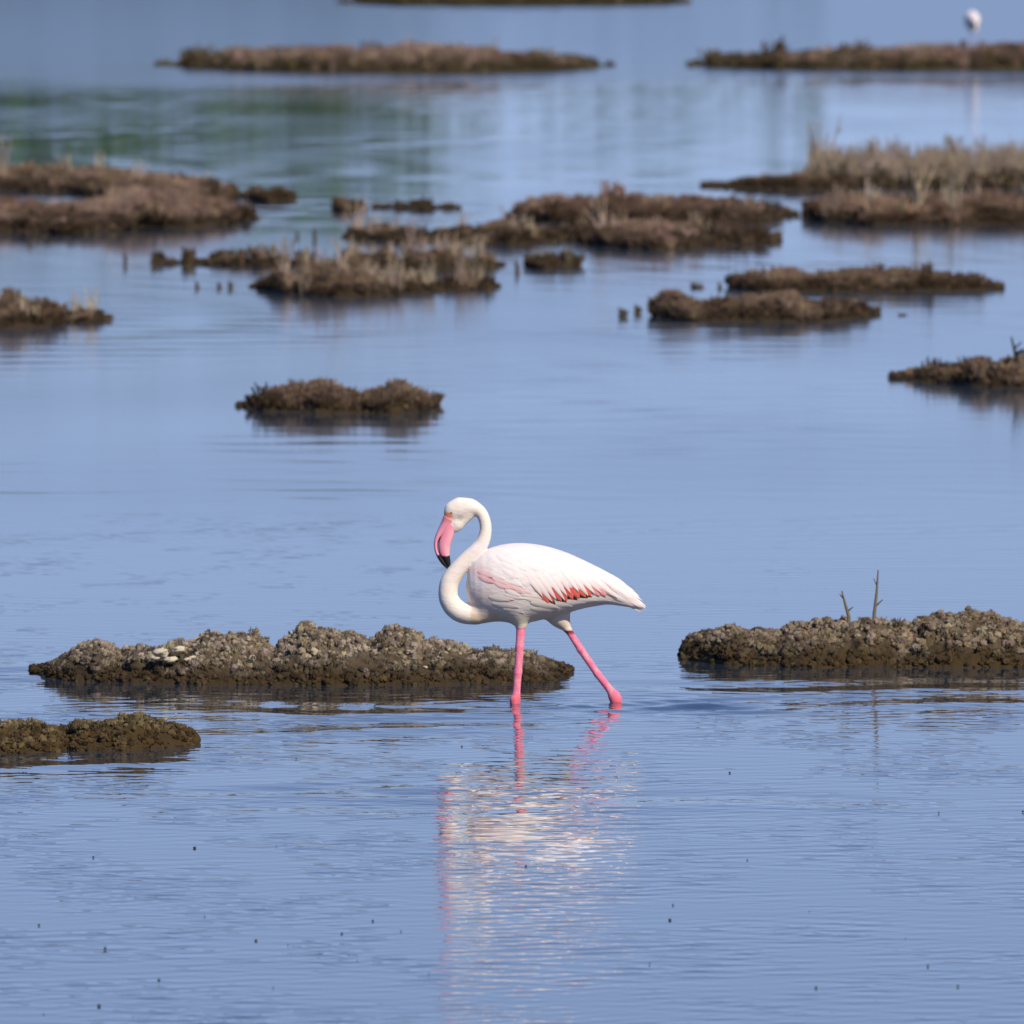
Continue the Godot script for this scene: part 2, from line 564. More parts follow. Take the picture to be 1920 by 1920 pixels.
# top, front: picture outlines of the crest and of the waterline; depth: metres from front to back
# look: cell (metres), clods per square metre, clod size, tufts per square metre, tuft height, stalks per square metre, stalk height, crest tint, flank tint, wet tint
func islet(called: String, label: String, category: String, top: Array, front: Array, depth: float, look: Dictionary, seed_: int) -> Node3D:
	var r := RandomNumberGenerator.new()
	r.seed = seed_
	var x0: float = front[0][0]
	var x1: float = front[-1][0]
	var mid := spot((x0 + x1) / 2.0, along(front, (x0 + x1) / 2.0))
	var t := thing(called, label, category, Vector3(mid.x, 0, mid.z))
	var ppm := FOCAL / -mid.z
	var cell: float = look.cell
	var nu := int(clampf((x1 - x0) / ppm / cell, 12, 330))
	var nv := int(clampf(depth * 1.3 / cell, 12, 110))
	var pos := PackedVector3Array(); pos.resize(nu * nv)
	var col := PackedColorArray(); col.resize(nu * nv)
	var high := PackedFloat32Array(); high.resize(nu * nv)
	var shape: float = look.get("clump", 0.05)
	var rough: float = look.get("rough", 0.35)
	var lump: float = look.get("lump", 0.3)
	for i in nu:
		var u := i / (nu - 1.0)
		var px := lerpf(x0, x1, u)
		var p := spot(px, along(front, px))
		var e := minf(1.0, minf(u, 1.0 - u) * (x1 - x0) / ppm / (depth * 0.45))
		var wide := depth * (0.22 + 0.78 * sqrt(maxf(0.0, 1.0 - (1.0 - e) * (1.0 - e))))
		wide *= 1.0 + 0.25 * n_wide.get_noise_2d(p.x / depth * 0.9, seed_)
		var sink := EYE / -p.z
		var h: float = (along(front, px) - along(top, px)) / ppm * look.get("low", 1.0) - wide * 0.42 * sink
		h -= look.get("tuft", 0.0) * 0.8 * minf(1.0, look.get("tufts", 0.0) / 100.0) + look.clod * 0.5
		var gap: float = look.get("broken", 0.4)
		var g1 := n_wide.get_noise_2d(p.x / lump * 1.3, seed_ * 3.7) + 0.5 * n_wide.get_noise_2d(p.x / lump * 3.7, seed_ * 1.3)
		h *= 1.0 + gap * clampf(g1 * 1.6, -1.0, 0.5)
		h = maxf(h, 0.008)
		for j in nv:
			var v := j / (nv - 1.0) * 1.2 - 0.1
			var prof: float
			if v < 0.42:
				prof = 1.0 - pow(absf(0.42 - v) / 0.46, 2.6)
			else:
				prof = 1.0 - pow((v - 0.42) / 0.6, 2.2)
			var q := Vector3(p.x, 0, p.z - wide * v)
			# big lumps that bulge towards the water, with deep creases between them
			var big := n_cell.get_noise_3d(q.x / lump, 5.0 + seed_, q.z / lump * 0.8)
			var bulge := clampf(-big * 1.25, 0.0, 1.0)
			q.z += lump * 0.35 * (bulge - 0.5) * clampf(1.0 - v * 1.6, 0.0, 1.0)
			# clods: rounded cells with creases between them
			var c1 := 0.5 - n_cell.get_noise_3d(q.x / shape, 0.3 * seed_, q.z / shape) * 0.5 - 0.5
			var c2 := n_fine.get_noise_3d(q.x / shape * 2.3, seed_, q.z / shape * 2.3)
			var y := h * prof * (0.6 + 0.45 * smoothstep(0.05, 0.75, bulge))
			var bump := h * rough * clampf(prof + 0.3, 0.0, 1.0)
			y += bump * (1.1 * (c1 - 0.28) + 0.7 * c2)
			q.y = maxf(y, -0.12)
			q.x += shape * 0.25 * n_fine.get_noise_3d(q.x / shape * 1.7, q.y / shape * 3.0 + 9.0, q.z / shape)
			q.z += shape * 0.4 * n_fine.get_noise_3d(q.x / shape * 1.5, q.y / shape * 3.0, q.z / shape + 7.0)
			var k := i * nv + j
			pos[k] = q - t.position
			high[k] = q.y
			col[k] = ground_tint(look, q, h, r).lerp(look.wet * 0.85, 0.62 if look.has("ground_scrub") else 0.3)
	part("mud", made(pos, grid_index(nu, nv), col), M.soil, t)
	# loose crumbs and clods on it, and what grows there
	var nor := smooth_normals(pos, grid_index(nu, nv))
	var area := (x1 - x0) / ppm * depth
	for kind in ["clods", "tufts", "stalks"]:
		var total := int(area * look.get(kind, 0.0))
		if total == 0:
			continue
		var batches := [[], [], [], []]
		var tints := [PackedColorArray(), PackedColorArray(), PackedColorArray(), PackedColorArray()]
		for n in total:
			var fi := r.randf() * (nu - 1.001)
			var fj := r.randf() * (nv - 1.001)
			var i := int(fi); var j := int(fj)
			var k := i * nv + j
			if high[k] < (-0.01 if kind == "clods" else 0.012):
				continue
			if look.has("ground_scrub") and kind != "stalks" and n_fine.get_noise_3d((pos[k].x + t.position.x) * 11.0, pos[k].y * 16.0, pos[k].z * 8.0) < (-0.06 if kind == "tufts" else 0.03):
				continue
			var p := pos[k].lerp(pos[k + 1], fj - j).lerp(pos[k + nv].lerp(pos[k + nv + 1], fj - j), fi - i)
			var v := n % 4
			var up := nor[k]
			var basis: Basis
			var tint: Color
			var world := p + t.position
			if kind == "clods":
				var s: float = look.clod * exp(clampf(r.randfn(0, 0.4), -0.8, 0.75))
				basis = Basis(Vector3(r.randfn(), r.randfn(), r.randfn()).normalized(), r.randf() * TAU).scaled(Vector3(1, 1, 1) * s)
				p += up * s * 0.25
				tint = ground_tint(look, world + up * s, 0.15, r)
				tint = mottled(tint, r, 0.2) * (1.0 + 0.55 * n_fine.get_noise_3d(world.x * 16.0, world.y * 16.0, world.z * 16.0))
			elif kind == "tufts":
				var cl := n_fine.get_noise_3d(world.x / look.tuft * 0.35, seed_ + 3.0, world.z / look.tuft * 0.25)
				var s: float = look.tuft * exp(r.randfn(0, 0.28)) * clampf(0.9 + 1.5 * cl, 0.35, 1.7)
				basis = Basis(Vector3.UP, r.randf() * TAU).scaled(Vector3(s * 1.2, s, s * 1.2))
				p -= Vector3.UP * s * 0.1
				var patch := clampf(0.5 + 1.2 * n_wide.get_noise_3d(world.x / look.patch, seed_ * 2.0, world.z / look.patch * 0.5), 0.0, 1.0)
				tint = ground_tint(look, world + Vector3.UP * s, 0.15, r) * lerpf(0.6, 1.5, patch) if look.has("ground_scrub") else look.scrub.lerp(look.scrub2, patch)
				if not look.has("ground_scrub"):
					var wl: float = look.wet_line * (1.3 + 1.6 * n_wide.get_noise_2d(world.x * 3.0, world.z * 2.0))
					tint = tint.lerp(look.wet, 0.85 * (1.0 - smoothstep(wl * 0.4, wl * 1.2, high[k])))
				tint = mottled(tint, r, 0.25)
			else:
				if look.has("stalk_from") and n_wide.get_noise_3d(world.x / look.patch * 2.0, 40.0, world.z / look.patch) < look.stalk_from:
					continue
				var s: float = look.stalk * exp(r.randfn(0, 0.35))
				basis = Basis(Vector3.UP, r.randf() * TAU).rotated(Vector3.FORWARD, r.randfn(0, 0.1)).scaled(Vector3(1, 1, 1) * s)
				tint = mottled(look.get("straw", Color(0.42, 0.34, 0.25)), r, 0.2)
			batches[v].append(Transform3D(basis, p))
			tints[v].append(tint)
		var name_of: String = {"clods": "clods", "tufts": "scrub", "stalks": "dry_stalks"}[kind]
		for v in 4:
			var m: Mesh = {"clods": clods, "tufts": tufts, "stalks": stalks}[kind][v]
			copies(name_of, m, M.clod if kind == "clods" else M.twig, t, batches[v], tints[v])
	return t

func ground_tint(look: Dictionary, q: Vector3, _h: float, r: RandomNumberGenerator) -> Color:
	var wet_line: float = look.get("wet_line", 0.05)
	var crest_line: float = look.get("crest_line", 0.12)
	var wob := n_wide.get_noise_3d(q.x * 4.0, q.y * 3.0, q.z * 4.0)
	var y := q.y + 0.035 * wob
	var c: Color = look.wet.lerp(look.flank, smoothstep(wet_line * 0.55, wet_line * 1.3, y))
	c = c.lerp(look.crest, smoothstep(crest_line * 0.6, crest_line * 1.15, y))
	# darker mottled patches from noise, weaker towards the crest
	var blotch := n_fine.get_noise_3d(q.x * 13.0, q.y * 20.0, q.z * 13.0)
	c = c.lerp(look.wet * 0.7, look.get("blotches", 0.35) * smoothstep(0.05, 0.3, blotch) * (1.0 - 0.6 * smoothstep(crest_line * 0.8, crest_line * 1.4, y)))
	return mottled(c, r, 0.14)

func islets() -> void:
	for v in 4:
		clods.append(clod_mesh(v + 1, 0.7))
		tufts.append(tuft_mesh(50 + v, 11, 0.5))
		stalks.append(stalk_mesh(80 + v, 5))
	var near := {"cell": 0.0085, "clump": 0.06, "rough": 0.34, "clods": 10000.0, "clod": 0.0066, "tufts": 9000.0, "tuft": 0.0115, "patch": 0.12, "ground_scrub": true, "low": 0.9, "lump": 0.26, "broken": 0.1, "blotches": 0.75, "wet_line": 0.055, "crest_line": 0.095,
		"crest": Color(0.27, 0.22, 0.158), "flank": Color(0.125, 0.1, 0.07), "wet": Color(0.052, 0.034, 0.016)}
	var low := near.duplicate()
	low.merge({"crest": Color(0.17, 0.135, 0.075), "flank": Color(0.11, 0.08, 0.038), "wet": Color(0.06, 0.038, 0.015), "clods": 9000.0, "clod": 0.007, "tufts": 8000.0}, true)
	var a := islet("mud_islet", "long lumpy mud islet with pale grey tops just behind the wading flamingo", "islet",
		[[55, 1252], [80, 1243], [105, 1222], [130, 1203], [180, 1195], [215, 1210], [230, 1208], [245, 1197], [300, 1204], [360, 1196], [395, 1182], [420, 1177], [450, 1176], [480, 1184], [505, 1206], [512, 1213], [528, 1192], [550, 1172], [570, 1167], [620, 1178], [700, 1185], [740, 1167], [760, 1172], [790, 1186], [850, 1204], [885, 1216], [900, 1215], [930, 1207], [960, 1214], [1010, 1206], [1040, 1225], [1060, 1245], [1072, 1256]],
		[[55, 1260], [90, 1272], [250, 1281], [600, 1284], [1000, 1281], [1040, 1275], [1072, 1260]], 1.0, near, 11)
	var pale := [[300, 1222, 0.03], [318, 1236, 0.026], [335, 1216, 0.022], [290, 1232, 0.02], [352, 1236, 0.018], [360, 1232, 0.015], [700, 1246, 0.024], [712, 1250, 0.016], [722, 1252, 0.014], [690, 1250, 0.014], [795, 1252, 0.013]]
	for q in pale:
		var s := spot(q[0], 1284)
		var o := part("pale_stone", clods[int(q[0]) % 4], matte(Color(0.75, 0.71, 0.62), 0.9, false), a)
		o.position = Vector3(s.x, (1284 - q[1]) / 530.0 - 0.008, s.z - 0.16) - a.position
		o.scale = Vector3(q[2], q[2] * 0.55, q[2] * 0.8) * 0.9
	islet("mud_islet", "low brown mud islet cut by the left edge, nearest the camera", "islet",
		[[-160, 1380], [-90, 1355], [0, 1350], [60, 1350], [105, 1358], [120, 1364], [140, 1346], [200, 1340], [260, 1333], [300, 1349], [340, 1358], [358, 1374], [368, 1390]],
		[[-160, 1408], [0, 1412], [100, 1409], [122, 1402], [150, 1405], [250, 1406], [340, 1398], [368, 1393]], 0.75, low, 12)
	var c := islet("mud_islet", "dark lumpy mud islet at the right edge with two bare stalks on top", "islet",
		[[1283, 1213], [1300, 1188], [1340, 1181], [1380, 1163], [1420, 1163], [1450, 1172], [1465, 1174], [1480, 1161], [1500, 1166], [1530, 1160], [1580, 1161], [1640, 1152], [1700, 1156], [1750, 1152], [1790, 1142], [1850, 1143], [1920, 1160], [2000, 1175], [2060, 1225]],
		[[1283, 1235], [1360, 1245], [1500, 1250], [1800, 1251], [1920, 1250], [2060, 1238]], 1.0,
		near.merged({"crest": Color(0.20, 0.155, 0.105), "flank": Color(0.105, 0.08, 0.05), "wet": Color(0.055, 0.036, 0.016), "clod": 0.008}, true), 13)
	for q in [[1590, 1155, [[1582, 1101], [1588, 1124], [1596, 1152]], "pale leaning dry stalk left of the two on the right mud islet"], [1646, 1150, [[1651, 1060], [1648, 1104], [1643, 1150]], "tall thin dry stalk right of the two on the right mud islet"]]:
		var base := spot(q[0], 1250)
		var st := SurfaceTool.new()
		st.begin(Mesh.PRIMITIVE_TRIANGLES)
		var pts := []
		for p in q[2]:
			pts.append(Vector3((p[0] - q[0]) / 525.0, (1250 - p[1]) / 525.0 - 0.02, 0))
		var root := Vector3(0.005, 0.1, 0)
		limb(st, root, pts[2], 0.008, 0.007)
		limb(st, pts[2], pts[1], 0.007, 0.005)
		limb(st, pts[1], pts[0], 0.005, 0.0025)
		limb(st, pts[1].lerp(pts[2], 0.6), pts[1].lerp(pts[2], 0.3) + Vector3(0.025, 0.0, 0.01), 0.004, 0.002)
		limb(st, pts[1].lerp(pts[0], 0.3), pts[1].lerp(pts[0], 0.5) + Vector3(-0.014, 0.01, -0.01), 0.003, 0.0015)
		var o := thing("dry_stalk", q[3], "stalk", Vector3(base.x, 0, base.z - 0.4))
		part("stem", st.commit(), matte(Color(0.45, 0.41, 0.33), 0.9, false), o)
	for q in [[1690, 1197], [1840, 1209], [1770, 1202]]:
		var s := spot(q[0], 1250)
		var o := part("pale_stone", clods[int(q[0]) % 4], matte(Color(0.5, 0.46, 0.3), 0.9, false), c)
		o.position = Vector3(s.x, (1250 - q[1]) / 525.0 - 0.01, s.z - 0.2) - c.position
		o.scale = Vector3(0.022, 0.012, 0.02)

	# the middle distance: brown cushions of dead glasswort on mud
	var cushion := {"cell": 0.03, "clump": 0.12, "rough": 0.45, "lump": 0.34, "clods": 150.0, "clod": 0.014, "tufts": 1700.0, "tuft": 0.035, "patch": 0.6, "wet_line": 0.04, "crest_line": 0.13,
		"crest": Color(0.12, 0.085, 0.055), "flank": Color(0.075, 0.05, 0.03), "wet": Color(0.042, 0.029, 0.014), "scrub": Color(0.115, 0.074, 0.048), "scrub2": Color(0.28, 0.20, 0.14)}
	islet("mud_islet", "lone humped brown islet with a dip in its middle, left of centre", "islet",
		[[443, 757], [490, 737], [540, 729], [575, 722], [630, 717], [650, 727], [668, 742], [690, 743], [705, 730], [722, 722], [780, 731], [808, 742], [820, 752]],
		[[443, 763], [500, 771], [600, 775], [690, 774], [740, 777], [800, 771], [820, 758]], 1.2, cushion, 21)
	var e := islet("mud_islet", "brown islet cut by the right edge with a forked twig on it", "islet",
		[[1668, 704], [1700, 694], [1740, 690], [1790, 688], [1830, 676], [1920, 672], [2000, 680], [2060, 712]],
		[[1668, 709], [1740, 716], [1830, 725], [1920, 728], [2060, 722]], 1.3, cushion, 22)
	islet("mud_islet", "brown islet right of centre, the lower of two that overlap", "islet",
		[[1222, 568], [1235, 556], [1262, 555], [1290, 563], [1330, 571], [1360, 568], [1400, 563], [1480, 556], [1530, 560], [1590, 568], [1630, 576], [1650, 585]],
		[[1222, 595], [1300, 602], [1400, 603], [1560, 603], [1650, 591]], 1.8, cushion, 23)
	islet("mud_islet", "brown islet right of centre, the upper and longer of two that overlap", "islet",
		[[1368, 517], [1400, 507], [1425, 510], [1440, 518], [1480, 504], [1510, 510], [1540, 517], [1562, 502], [1590, 510], [1640, 511], [1740, 508], [1770, 517], [1790, 521], [1806, 510], [1840, 518], [1880, 535]],
		[[1368, 540], [1420, 546], [1600, 547], [1780, 546], [1880, 542]], 2.0, cushion, 24)
	islet("mud_islet", "small brown islet with pale stems, cut by the left edge at mid height", "islet",
		[[-120, 585], [-40, 560], [0, 558], [20, 556], [45, 575], [70, 570], [95, 560], [108, 580], [120, 586], [150, 582], [205, 595]],
		[[-120, 612], [0, 615], [100, 612], [122, 603], [160, 606], [205, 602]], 1.6, cushion.merged({"stalks": 60.0, "stalk": 0.15, "stalk_from": 0.0, "straw": Color(0.5, 0.4, 0.28)}, true), 25)
	var stalky := cushion.merged({"cell": 0.04, "broken": 0.7, "stalks": 60.0, "stalk": 0.15, "stalk_from": -0.1, "patch": 0.9, "straw": Color(0.45, 0.35, 0.25)}, true)
	islet("mud_islet", "long brown islet with pale upright stalks behind it, left of centre", "islet",
		[[468, 532], [490, 520], [540, 512], [600, 508], [650, 512], [720, 515], [760, 518], [790, 524], [840, 522], [870, 515], [900, 521], [935, 532]],
		[[468, 540], [540, 552], [640, 557], [720, 556], [800, 549], [870, 545], [935, 540]], 1.8, stalky, 31)
	islet("mud_islet", "broken row of dark tussocks with pale stalks above the stalky islet", "islet",
		[[378, 487], [410, 477], [440, 480], [460, 488], [475, 478], [500, 476], [540, 486], [580, 478], [640, 472], [700, 478], [760, 475], [800, 480], [860, 478], [910, 482], [944, 492]],
		[[378, 494], [460, 499], [520, 503], [640, 506], [800, 507], [900, 505], [944, 500]], 1.6, stalky.merged({"stalks": 75.0, "broken": 1.7, "lump": 0.2}, true), 32)
	islet("mud_islet", "short ragged dark strip left of the broken row of tussocks", "islet",
		[[282, 484], [292, 476], [300, 486], [315, 487], [335, 485], [348, 476], [356, 474], [366, 486], [382, 489]],
		[[282, 493], [320, 496], [382, 495]], 1.2, stalky.merged({"broken": 0.8, "lump": 0.16, "stalks": 25.0, "straw": Color(0.2, 0.17, 0.1)}, true), 34)
	islet("mud_islet", "short ragged dark strip right of the stalky islet", "islet",
		[[985, 486], [1000, 481], [1020, 484], [1038, 482], [1052, 490], [1064, 476], [1070, 472], [1080, 492]],
		[[985, 500], [1020, 506], [1050, 502], [1080, 500]], 1.4, stalky.merged({"broken": 0.6, "lump": 0.2, "stalks": 30.0, "straw": Color(0.2, 0.17, 0.1)}, true), 35)
	islet("mud_islet", "thin dark islet with pale stems left of the wide reddish one", "islet",
		[[645, 436], [670, 428], [740, 431], [800, 436], [850, 432], [900, 425], [940, 421], [975, 430], [1010, 434], [1060, 440]],
		[[645, 446], [740, 453], [840, 454], [960, 458], [1060, 452]], 3.2, stalky.merged({"stalks": 14.0}, true), 33)
	var reddish := cushion.merged({"cell": 0.06, "clump": 0.3, "lump": 0.6, "clods": 30.0, "clod": 0.025, "tufts": 650.0, "tuft": 0.055, "patch": 1.2, "wet_line": 0.05, "crest_line": 0.16,
		"scrub": Color(0.17, 0.108, 0.078), "scrub2": Color(0.37, 0.26, 0.20), "flank": Color(0.09, 0.06, 0.038), "crest": Color(0.16, 0.115, 0.08)}, true)
	islet("mud_islet", "wide reddish islet in the middle distance, back strip", "islet",
		[[953, 402], [990, 380], [1040, 372], [1060, 375], [1120, 374], [1200, 374], [1280, 377], [1380, 379], [1440, 386], [1492, 400]],
		[[953, 408], [1000, 416], [1100, 422], [1250, 420], [1400, 416], [1492, 406]], 4.5, reddish.merged({"stalks": 2.0, "stalk": 0.16, "straw": Color(0.45, 0.34, 0.25)}, true), 41)
	islet("mud_islet", "wide reddish islet in the middle distance, front strip tapering right", "islet",
		[[985, 436], [1060, 428], [1120, 424], [1200, 420], [1280, 428], [1340, 434], [1400, 436], [1440, 440], [1466, 449]],
		[[985, 446], [1080, 450], [1140, 464], [1240, 468], [1330, 460], [1420, 458], [1466, 453]], 4.0, reddish.merged({"stalks": 4.0, "stalk": 0.18, "straw": Color(0.45, 0.34, 0.25)}, true), 42)
	islet("mud_islet", "small round dark islet, left one of a dotted row", "islet",
		[[622, 384], [635, 374], [655, 376], [683, 384]], [[622, 391], [645, 396], [683, 391]], 2.0, cushion, 43)
	islet("mud_islet", "thin broken islet, right one of a dotted row", "islet",
		[[698, 384], [712, 379], [728, 387], [742, 379], [762, 383], [785, 377], [806, 381], [820, 387], [832, 381], [846, 387], [862, 384]],
		[[698, 390], [760, 393], [800, 394], [862, 391]], 1.4, cushion, 44)
	islet("mud_islet", "large reddish brown islet cut by the left edge", "islet",
		[[-120, 384], [0, 386], [60, 390], [110, 392], [150, 384], [200, 368], [250, 362], [330, 370], [380, 380], [420, 390], [447, 403]],
		[[-120, 432], [0, 434], [110, 433], [130, 438], [260, 430], [275, 423], [330, 427], [400, 420], [447, 411]], 8.5, reddish.merged({"cell": 0.1, "clump": 1.2, "stalks": 0.8, "stalk": 0.17, "lump": 1.6, "rough": 0.5, "straw": Color(0.5, 0.4, 0.28)}, true), 45)
	islet("mud_islet", "grassy back ridge of the large left islet", "islet",
		[[-120, 322], [0, 318], [60, 320], [130, 322], [200, 330], [240, 340], [330, 343], [370, 346], [420, 358], [446, 366]],
		[[-120, 356], [60, 357], [150, 360], [200, 372], [330, 378], [446, 372]], 8.0, reddish.merged({"cell": 0.1, "clump": 1.2, "stalks": 0.9, "stalk": 0.17, "lump": 1.6, "rough": 0.4, "scrub": Color(0.23, 0.165, 0.1), "straw": Color(0.5, 0.4, 0.28)}, true), 46)
	islet("mud_islet", "short dark islet off the right tip of the large left one", "islet",
		[[468, 362], [485, 352], [520, 353], [552, 366]], [[468, 372], [500, 380], [552, 373]], 2.6, cushion, 47)
	islet("mud_islet", "thick reddish islet at the right edge in front of the pale grass", "islet",
		[[1512, 396], [1525, 382], [1560, 378], [1640, 373], [1720, 371], [1800, 376], [1860, 373], [1920, 377], [2050, 378]],
		[[1512, 404], [1540, 415], [1640, 421], [1780, 421], [1920, 418], [2050, 412]], 6.0, reddish.merged({"scrub2": Color(0.34, 0.23, 0.16), "stalks": 3.0, "stalk": 0.2}, true), 48)
	var grassy := reddish.merged({"cell": 0.12, "clump": 0.8, "stalks": 34.0, "stalk": 0.18, "stalk_from": -0.25, "patch": 1.5, "straw": Color(0.37, 0.29, 0.21), "tufts": 200.0, "clods": 30.0, "scrub": Color(0.15, 0.115, 0.07), "scrub2": Color(0.22, 0.18, 0.11)}, true)
	islet("grassy_islet", "broad islet at the right edge covered with tall pale dry grass", "islet",
		[[1530, 318], [1560, 312], [1620, 312], [1700, 310], [1800, 308], [1920, 308], [2050, 310]],
		[[1530, 342], [1600, 347], [1700, 350], [1800, 351], [1920, 350], [2050, 348]], 18.0, grassy, 51)
	islet("mud_islet", "flat dark spit running left from the grassy islet", "islet",
		[[1318, 345], [1360, 340], [1400, 338], [1435, 330], [1460, 338], [1490, 330], [1520, 332], [1560, 336], [1600, 340]],
		[[1318, 350], [1400, 354], [1480, 356], [1600, 354]], 3.0, cushion.merged({"cell": 0.06}, true), 52)
	var far := reddish.merged({"cell": 0.14, "clump": 0.5, "rough": 0.3, "lump": 1.2, "tufts": 320.0, "tuft": 0.085, "clods": 4.0, "clod": 0.04, "patch": 1.6, "wet_line": 0.09, "crest_line": 0.25, "stalks": 0.5, "stalk": 0.25,
		"scrub": Color(0.22, 0.14, 0.105), "scrub2": Color(0.38, 0.275, 0.21), "wet": Color(0.06, 0.05, 0.018)}, true)
	islet("scrub_islet", "long scrubby brown islet across the far water, left of centre", "islet",
		[[293, 119], [340, 110], [400, 103], [460, 97], [520, 95], [600, 95], [680, 92], [760, 91], [840, 95], [900, 96], [960, 103], [1030, 109], [1100, 113], [1146, 121]],
		[[293, 123], [400, 130], [520, 134], [700, 136], [900, 136], [1060, 132], [1146, 125]], 7.0, far, 61)
	islet("scrub_islet", "long scrubby brown islet across the far water at the right edge", "islet",
		[[1293, 120], [1330, 109], [1420, 107], [1500, 105], [1570, 99], [1640, 100], [1720, 95], [1760, 91], [1850, 92], [1920, 93], [2050, 96]],
		[[1293, 124], [1380, 128], [1500, 130], [1700, 131], [1920, 130], [2050, 129]], 6.0, far, 62)
	islet("scrub_islet", "farthest scrubby strip, cut by the top edge", "islet",
		[[632, 2], [700, -8], [800, -14], [960, -16], [1150, -12], [1250, -4], [1292, 3]],
		[[632, 6], [760, 10], [960, 11], [1180, 10], [1292, 7]], 9.0, far.merged({"scrub": Color(0.13, 0.11, 0.04), "scrub2": Color(0.2, 0.15, 0.06)}, true), 63)
	twig_on(e)

func twig_on(_islet_node: Node3D) -> void:
	var p := spot(1908, 727)
	var st := SurfaceTool.new()
	st.begin(Mesh.PRIMITIVE_TRIANGLES)
	var k := 1.0 / 327.0
	limb(st, Vector3(0.02, 0.1, 0), Vector3(0.0, 56 * k, 0), 0.012, 0.01)
	limb(st, Vector3(0, 56 * k, 0), Vector3(-9 * k, 92 * k, 0), 0.01, 0.005)
	limb(st, Vector3(0, 60 * k, 0), Vector3(12 * k, 68 * k, 0.02), 0.012, 0.01)
	limb(st, Vector3(-3 * k, 70 * k, 0), Vector3(9 * k, 82 * k, 0.02), 0.007, 0.004)
	var t := thing("forked_twig", "forked dead twig standing on the islet at the right edge", "twig", Vector3(p.x, 0, p.z - 0.3))
	part("stem", st.commit(), matte(Color(0.16, 0.16, 0.09), 0.9, false), t)

func small_plants() -> void:
	# single tussocks that stand in the water between the islets
	var rows := [
		[235, 497, 22, 7, "thin upright tussock alone in the water, leftmost of the middle row"],
		[288, 499, 20, 9, "small dark tussock second from the left in the middle row"],
		[352, 501, 25, 12, "upright dark tussock just left of the broken row of tussocks"],
		[369, 541, 14, 7, "tiny tussock alone below the broken row of tussocks"],
		[411, 541, 12, 8, "left of two tiny tussocks beside the stalky islet"],
		[432, 541, 14, 9, "right of two tiny tussocks beside the stalky islet"],
		[482, 411, 8, 12, "tiny dark tussock off the lower right tip of the large left islet"],
		[590, 452, 24, 7, "thin dark stem tussock above the stalky islet"],
		[558, 446, 12, 6, "short faint stem tussock left of the thin dark one above the stalky islet"],
		[970, 512, 24, 9, "upright tussock in the gap right of the stalky islet"],
		[915, 549, 26, 10, "upright tussock at the right end of the stalky islet"],
		[1168, 594, 16, 16, "left of two dark tussocks off the left end of the lower overlapping islet"],
		[1196, 588, 16, 13, "right of two dark tussocks off the left end of the lower overlapping islet"],
		[1305, 540, 10, 22, "flat dark tussock left of the upper overlapping islet"],
		[1350, 542, 12, 8, "tiny tussock touching the left end of the upper overlapping islet"],
		[1692, 592, 4, 14, "tiny low speck of a tussock right of the lower overlapping islet"],
		[1745, 545, 58, 10, "twiggy stem standing on the upper overlapping islet"],
	]
	for q in rows:
		var p := spot(q[0], q[1])
		var ppm := FOCAL / -p.z
		var h: float = q[2] / ppm
		var w: float = q[3] / ppm
		var t := thing("tussock", q[4], "tussock", Vector3(p.x, 0, p.z - w * 0.5))
		var tint := Color(0.075, 0.058, 0.028)
		var v: int = int(q[0]) % 4
		var mound := part("mound", clods[v], matte(tint.linear_to_srgb(), 0.95, false), t)
		mound.scale = Vector3(w * 0.5, minf(h * 0.28, w * 0.4), w * 0.5)
		for k in 3:
			var tuft := part("stems", tufts[(v + k) % 4], matte(Color(tint.r * (1.0 + 0.5 * k), tint.g * (1.0 + 0.4 * k), tint.b * (1 + 0.4 * k)).linear_to_srgb(), 0.9, true), t)
			tuft.scale = Vector3(w * (0.7 + 0.25 * k), h * (1.25 - 0.3 * k), w * 0.9)
			tuft.position = Vector3((k - 1) * w * 0.22, 0, 0)
			tuft.rotation.y = k * 2.0

func debris() -> void:
	# specks of plant matter afloat
	var r := RandomNumberGenerator.new()
	r.seed = 8
	var mesh: Mesh = clods[2]
	var m := matte(Color(0.27, 0.26, 0.25), 0.9, false)
	var spots := [[365, 1591, 1.3], [73, 1736, 1], [197, 1779, 0.9], [298, 1839, 1.2], [186, 1887, 1], [82, 1902, 0.8], [480, 1765, 0.9], [384, 1718, 0.8], [641, 1752, 0.9], [699, 1728, 0.9], [752, 1748, 1], [512, 1853, 0.8], [540, 1774, 0.7], [804, 1826, 0.8], [670, 1803, 0.7],
		[175, 1608, 0.8], [518, 1588, 0.7], [1256, 1726, 1.1], [1262, 1698, 0.7], [1218, 1808, 0.8], [1530, 1853, 1], [1796, 1850, 0.9], [1698, 1760, 0.8], [1518, 1711, 0.7], [1401, 1614, 1], [1368, 1450, 0.8], [1760, 1525, 0.8], [1330, 1325, 1], [1612, 1328, 0.8], [1740, 1812, 0.8], [515, 1336, 1], [738, 1366, 0.9], [555, 1424, 0.8], [1560, 1900, 0.7], [1918, 1523, 0.9], [986, 1625, 0.9], [866, 1401, 0.9]]
	for q in spots:
		var p := spot(q[0], q[1])
		var o := part(numbered("floating_speck"), mesh, m, self)
		o.position = Vector3(p.x, 0.003, p.z)
		o.scale = Vector3(r.randf_range(0.0018, 0.005), 0.0026, 0.0035) * q[2] * r.randf_range(0.6, 1.15)
		o.rotation.y = r.randf() * TAU
		o.set_meta("label", "tiny dark speck of plant matter afloat on the open blue water")
		o.set_meta("category", "debris")
		o.set_meta("group", "specks afloat on the water")

# ---------------------------------------------------------------- flamingo
# The bird is laid out in sketch units, 0.452 mm each: u runs from bill to tail, v downwards, w towards the camera; the water is at v 1752.

